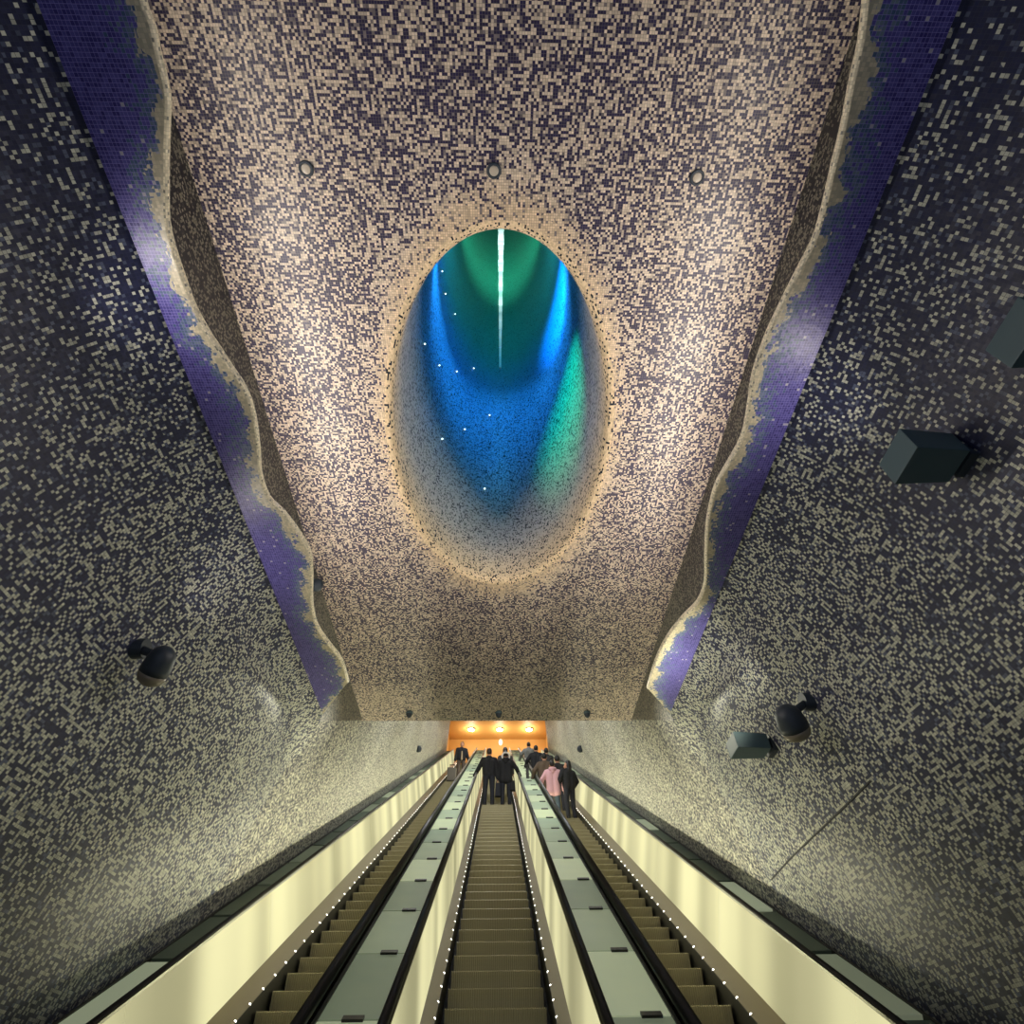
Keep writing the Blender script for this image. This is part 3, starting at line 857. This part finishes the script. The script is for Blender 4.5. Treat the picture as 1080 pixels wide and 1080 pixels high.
    if hood:
        hd_o = blob('hood', [(V(-.07, -.07, 1.46), .06 * g, V(.07, -.07, 1.46), .06 * g), (V(0, -.10, 1.44), .075 * g, V(0, -.11, 1.36), .05 * g)], hood[0], root, .012)
        if hood[1]:
            bm = bmesh.new(); prev = None
            n = 14; pts = []
            for j in range(n + 1):
                a = -.25 * PI + 1.5 * PI * j / n
                pts.append(V(.125 * math.cos(a), -.10 - .02 * math.sin(a), 1.545 + .115 * math.sin(a)))
            caps = [(pts[j], .028 * g, pts[j + 1], .028 * g) for j in range(n)]
            bm.free(); o = blob('hood_trim', caps, hood[1], hd_o, .012, (), 1); o['label'] = 'white fur hood trim'
    hr = [(head + q @ V(0, -.016, .022), .094 * g, (.92, 1.02, 1.16))]
    hc = []
    if long_hair: hc = [(head + q @ V(-.045, -.055, -.02), .06 * g, head + q @ V(-.05, -.075, -.2), .05 * g), (head + q @ V(.045, -.055, -.02), .06 * g, head + q @ V(.05, -.075, -.2), .05 * g), (head + q @ V(0, -.07, 0), .07 * g, head + q @ V(0, -.09, -.2), .055 * g)]
    blob('hair', hc, hair, root, .011, [(c - (q @ V(0, .022, -.014)), r, sc) for c, r, sc in hr], 2)
    return root

BLACK = cloth('black_wool', 20, 20, 24); NAVY = cloth('dark_navy_cloth', 24, 26, 36); BROWN = cloth('brown_wool', 92, 76, 60)
PINK = cloth('pale_pink_quilt', 206, 160, 166); GREY = cloth('grey_cloth', 104, 104, 100); JEAN = cloth('grey_blue_denim', 70, 84, 96)
DKGREY = cloth('charcoal_cloth', 44, 42, 42); FUR = cloth('white_fur', 214, 208, 200); KHAKI = cloth('khaki_shirt', 170, 150, 120)
TAN = cloth('tan_trousers', 78, 66, 58)

p = person('man in a dark jacket and pale shirt with a suitcase on the left escalator', -1.74, 28.9, 1.92, BLACK, TAN, HAIRD, face=190, turn=-18, hands=[(.32, .12, .86), (.30, .06, .72)])
blob('shirt_front', [(Vector((-.0, .155, 1.36)), .035, Vector((0, .165, 1.0)), .05)], KHAKI, p, .012)
person('person in a black jacket with left hand on the rail of the middle escalator', -.30, 21.2, 2.0, BLACK, NAVY, HAIRB, hands=[(.46, .12, .93), None], wide=.95)
person('person in a black coat with white fur hood trim on the middle escalator', .30, 21.2, 1.9, BLACK, NAVY, HAIRD, coat=.14, hood=(BLACK, FUR), hands=[(.27, .05, .80), (.47, .12, .98)])
person('person in a dark coat standing just ahead of the fur-trimmed hood on the middle escalator', .30, 23.0, 1.94, DKGREY, NAVY, HAIRB)
person('person in a pale pink coat and grey jeans on the right escalator', 1.72, 18.2, 1.76, PINK, JEAN, HAIRD, coat=.16, hands=[(.42, .10, .95), (.34, .2, .95)], hood=(PINK, None), long_hair=False, wide=1.0)
person('long-haired person in black standing next to the pink coat, looking towards it', 2.20, 18.2, 1.76, BLACK, NAVY, HAIRD, hands=[(.26, .2, 1.0), (.25, .2, 1.0)], face=25, turn=40, long_hair=True)
person('person in a black coat hidden behind the hood of the pink coat', 2.02, 19.6, 1.82, BLACK, NAVY, HAIRD, coat=.2, wide=1.0)
person('person in a brown coat ahead of the pink coat on the right escalator', 1.62, 20.2, 1.88, BROWN, DKGREY, HAIRD, coat=.25, wide=1.0, hands=[(.40, .12, .98), None])
person('person in a dark coat leading the brown coat up the right escalator', 1.98, 23.6, 1.86, DKGREY, NAVY, HAIRD, coat=.2)
person('person in a black jacket halfway between the brown coat and the grey jacket', 1.62, 24.6, 1.92, BLACK, NAVY, HAIRD, hands=[(.42, .12, .98), None])
person('person in a grey jacket highest of the crowd on the right escalator', 1.50, 28.3, 1.9, GREY, DKGREY, HAIRB, hands=[(.42, .12, .98), None])

# bags
def step_at(s): return nose(round((s - S0) / PITCH))
b = step_at(28.4)
root = thing('suitcase', 'grey wheeled suitcase standing before the man on the left escalator', 'suitcase', Vector((-2.12, b.y + .16, b.z)))
bm = bmesh.new(); box(bm, -.21, .21, -.12, .12, .05, .66); bevel(bm, .04, 3); obj('body', bm, mat('suitcase_grey', srgb(96, 90, 84), .5), root, True)
for sg in (-1, 1):
    bm = bmesh.new(); tube(bm, Vector((sg * .10, .10, .60)), Vector((sg * .10, .10, .86)), .012, .012, 10); obj('handle_rod', bm, M['trim_metal'], root)
    for sy in (-1, 1):
        bm = bmesh.new(); tube(bm, Vector((sg * .16 - .012, sy * .08, .026)), Vector((sg * .16 + .012, sy * .08, .026)), .027, .027, 14); tube(bm, Vector((sg * .16, sy * .08, .03)), Vector((sg * .16, sy * .08, .08)), .012, .012, 8); obj('wheel', bm, SHOE, root)
bm = bmesh.new(); tube(bm, Vector((-.12, .10, .86)), Vector((.12, .10, .86)), .018, .018, 10); obj('grip', bm, SHOE, root)
def bag(label, loc, w, d, h, m, strap):
    root = thing('bag', label, 'bag', loc)
    bm = bmesh.new(); v = box(bm, -w / 2, w / 2, -d / 2, d / 2, 0, h)
    for q in v:
        if q.co.z > h * .5: q.co.x *= .82; q.co.y *= .6
    bevel(bm, .03, 3); obj('body', bm, m, root, True)
    pts = [Vector((w * .30 * math.cos(a), 0, h - .02 + strap * math.sin(a))) for a in [PI * k / 10 for k in range(11)]]
    bm = bmesh.new()
    for a, c in zip(pts, pts[1:]): tube(bm, a, c, .012, .012, 8)
    obj('strap', bm, m, root, True)
b = step_at(21.2)
bag('black handbag held out over the right rail side of the middle escalator', Vector((.53, b.y + .16, b.z + .50)), .20, .16, .34, BLACK, .22)
bag('long dark bag hanging between the two people on the middle escalator', Vector((.02, b.y + .1, b.z + .28)), .20, .14, .46, NAVY, .12)

# ------------------------------------------------------------------ light
def area(name, loc, aim, sx, sy, col, e, spread=PI):
    d = bpy.data.lights.new(name, 'AREA'); d.shape = 'RECTANGLE'; d.size = sx; d.size_y = sy; d.color = col; d.energy = e; d.spread = spread
    o = bpy.data.objects.new(name, d); C.objects.link(o); o.location = loc
    o.rotation_euler = (Vector(aim) - Vector(loc)).to_track_quat('-Z', 'Y').to_euler(); return o
def spot(name, loc, aim, ang, col, e, blend=.8, rad=.08):
    d = bpy.data.lights.new(name, 'SPOT'); d.spot_size = math.radians(ang); d.spot_blend = blend; d.color = col; d.energy = e; d.shadow_soft_size = rad
    o = bpy.data.objects.new(name, d); C.objects.link(o); o.location = loc
    o.rotation_euler = (Vector(aim) - Vector(loc)).to_track_quat('-Z', 'Y').to_euler(); return o
def point(name, loc, col, e, rad=.1):
    d = bpy.data.lights.new(name, 'POINT'); d.color = col; d.energy = e; d.shadow_soft_size = rad
    o = bpy.data.objects.new(name, d); C.objects.link(o); o.location = loc; return o

WARM = (1, .92, .84)
# lamps lying on the wavy bands, hidden from below, wash the ceiling
for sx in (-1, 1):
    for D, e in ((-.6, 4), (.6, 8), (1.8, 21), (3.0, 27), (4.2, 22), (5.4, 12)):
        area('cove_lamp', P(sx * 2.36, D, H1 + .30), P(-sx * .7, D + .25, H2), .9, .1, WARM, e)
spot('flood_beam', FL[0].location + Vector((-.3, 0, .16)), P(-2.2, 2.4, H2), 150, WARM, 24, 1)
spot('flood_beam', P(-2.45, 1.3, 3.05), P(2.2, 2.2, H2), 150, WARM, 24, 1)
spot('flood_beam', EG[0].location + Vector((.25, 0, .1)), P(1.8, 3.6, H2), 150, WARM, 24, 1)
spot('flood_beam', FL[1].location + Vector((-.3, 0, .16)), P(-1.0, 6.5, H2), 110, (1, .96, .74), 60)
spot('flood_beam', EG[1].location + Vector((-.25, 0, .1)), P(-1.0, 8.0, H2), 110, (1, .96, .74), 60)
# added fill lights inside the balustrades, strengthening the panels' light on the walls
for sx in (-1, 1):
    for k in range(7):
        s_ = 8.5 + 4 * k
        o = area('balustrade_fill', inc(sx * 1.42, s_, 2.55), inc(sx * 3.0, s_, 1.3), 3.9, .2, (1, .95, .66), (46, 46, 36, 26, 20, 17, 15)[k], 2.3)
        zz = (inc(sx * 1.42, s_, 2.55) - inc(sx * 3.0, s_, 1.3)).normalized(); xx = Vector((0, CA, SA)); yy = zz.cross(xx)   # the fill light lies along the slope
        o.matrix_world = Matrix.Translation(o.location) @ Matrix((xx, yy, zz)).transposed().to_4x4()
# crater
for az in (-70, -35, 0, 35, 70):
    q = math.radians(az)
    spot('crater_blue', P(.15 * math.sin(q), OV_Y - 1.2, 10.2), P(3 * math.sin(q), OV_Y - 1.2 + 3 * math.cos(q), 8.95), 56, (.04, .45, 1), 500 if abs(az) < 60 else 280, 1, .15)
spot('crater_blue', P(-.6, OV_Y - .9, 9.8), P(1.1, OV_Y + .35, 10.2), 54, (.0, .26, 1), 2300, 1, .05)
spot('crater_green', P(-.7, OV_Y - .5, 8.6), P(1.1, OV_Y + .8, 7.5), 54, (.0, 1, .40), 640, 1, .05)
spot('crater_green', P(0, OV_Y - 1.5, 15.0), P(0, OV_Y + 2.1, 19.0), 120, (.2, 1, .62), 620, 1, .3)
point('crater_teal', P(0, OV_Y - 1.0, 12.5), (.1, .66, .9), 100, .3)

# unseen spots added at the end of the hall ceiling to brighten the walls
for sx in (-1, 1): spot('hall_end_fill', P(sx * .8, 9.3, 4.9), P(sx * 3.0, 4.4, 2.3), 80, (1, .97, .76), 210, 1, .12)
# upper passage
for s_ in (14, 19, 24, 29): area('passage_lamp', inc(0, s_, -1.05), inc(0, s_, 3), 4.0, .35, (.95, .96, 1), 110)
area('entrance_fill', P(0, -4.5, -.4), P(0, 3.0, 4.0), 5, 1.2, (.70, .78, 1), 58)  # unseen light added behind the eye, lifts the bands and cools the walls
# landing
for x in (-2, .15, 2.3): point('landing_lamp_glow', P(x, 40.3, 20.2), (1, .92, .78), 85, .2)

w = bpy.data.worlds.new('world'); scene.world = w; w.use_nodes = True
w.node_tree.nodes['Background'].inputs[0].default_value = (.4, .42, .55, 1); w.node_tree.nodes['Background'].inputs[1].default_value = .02
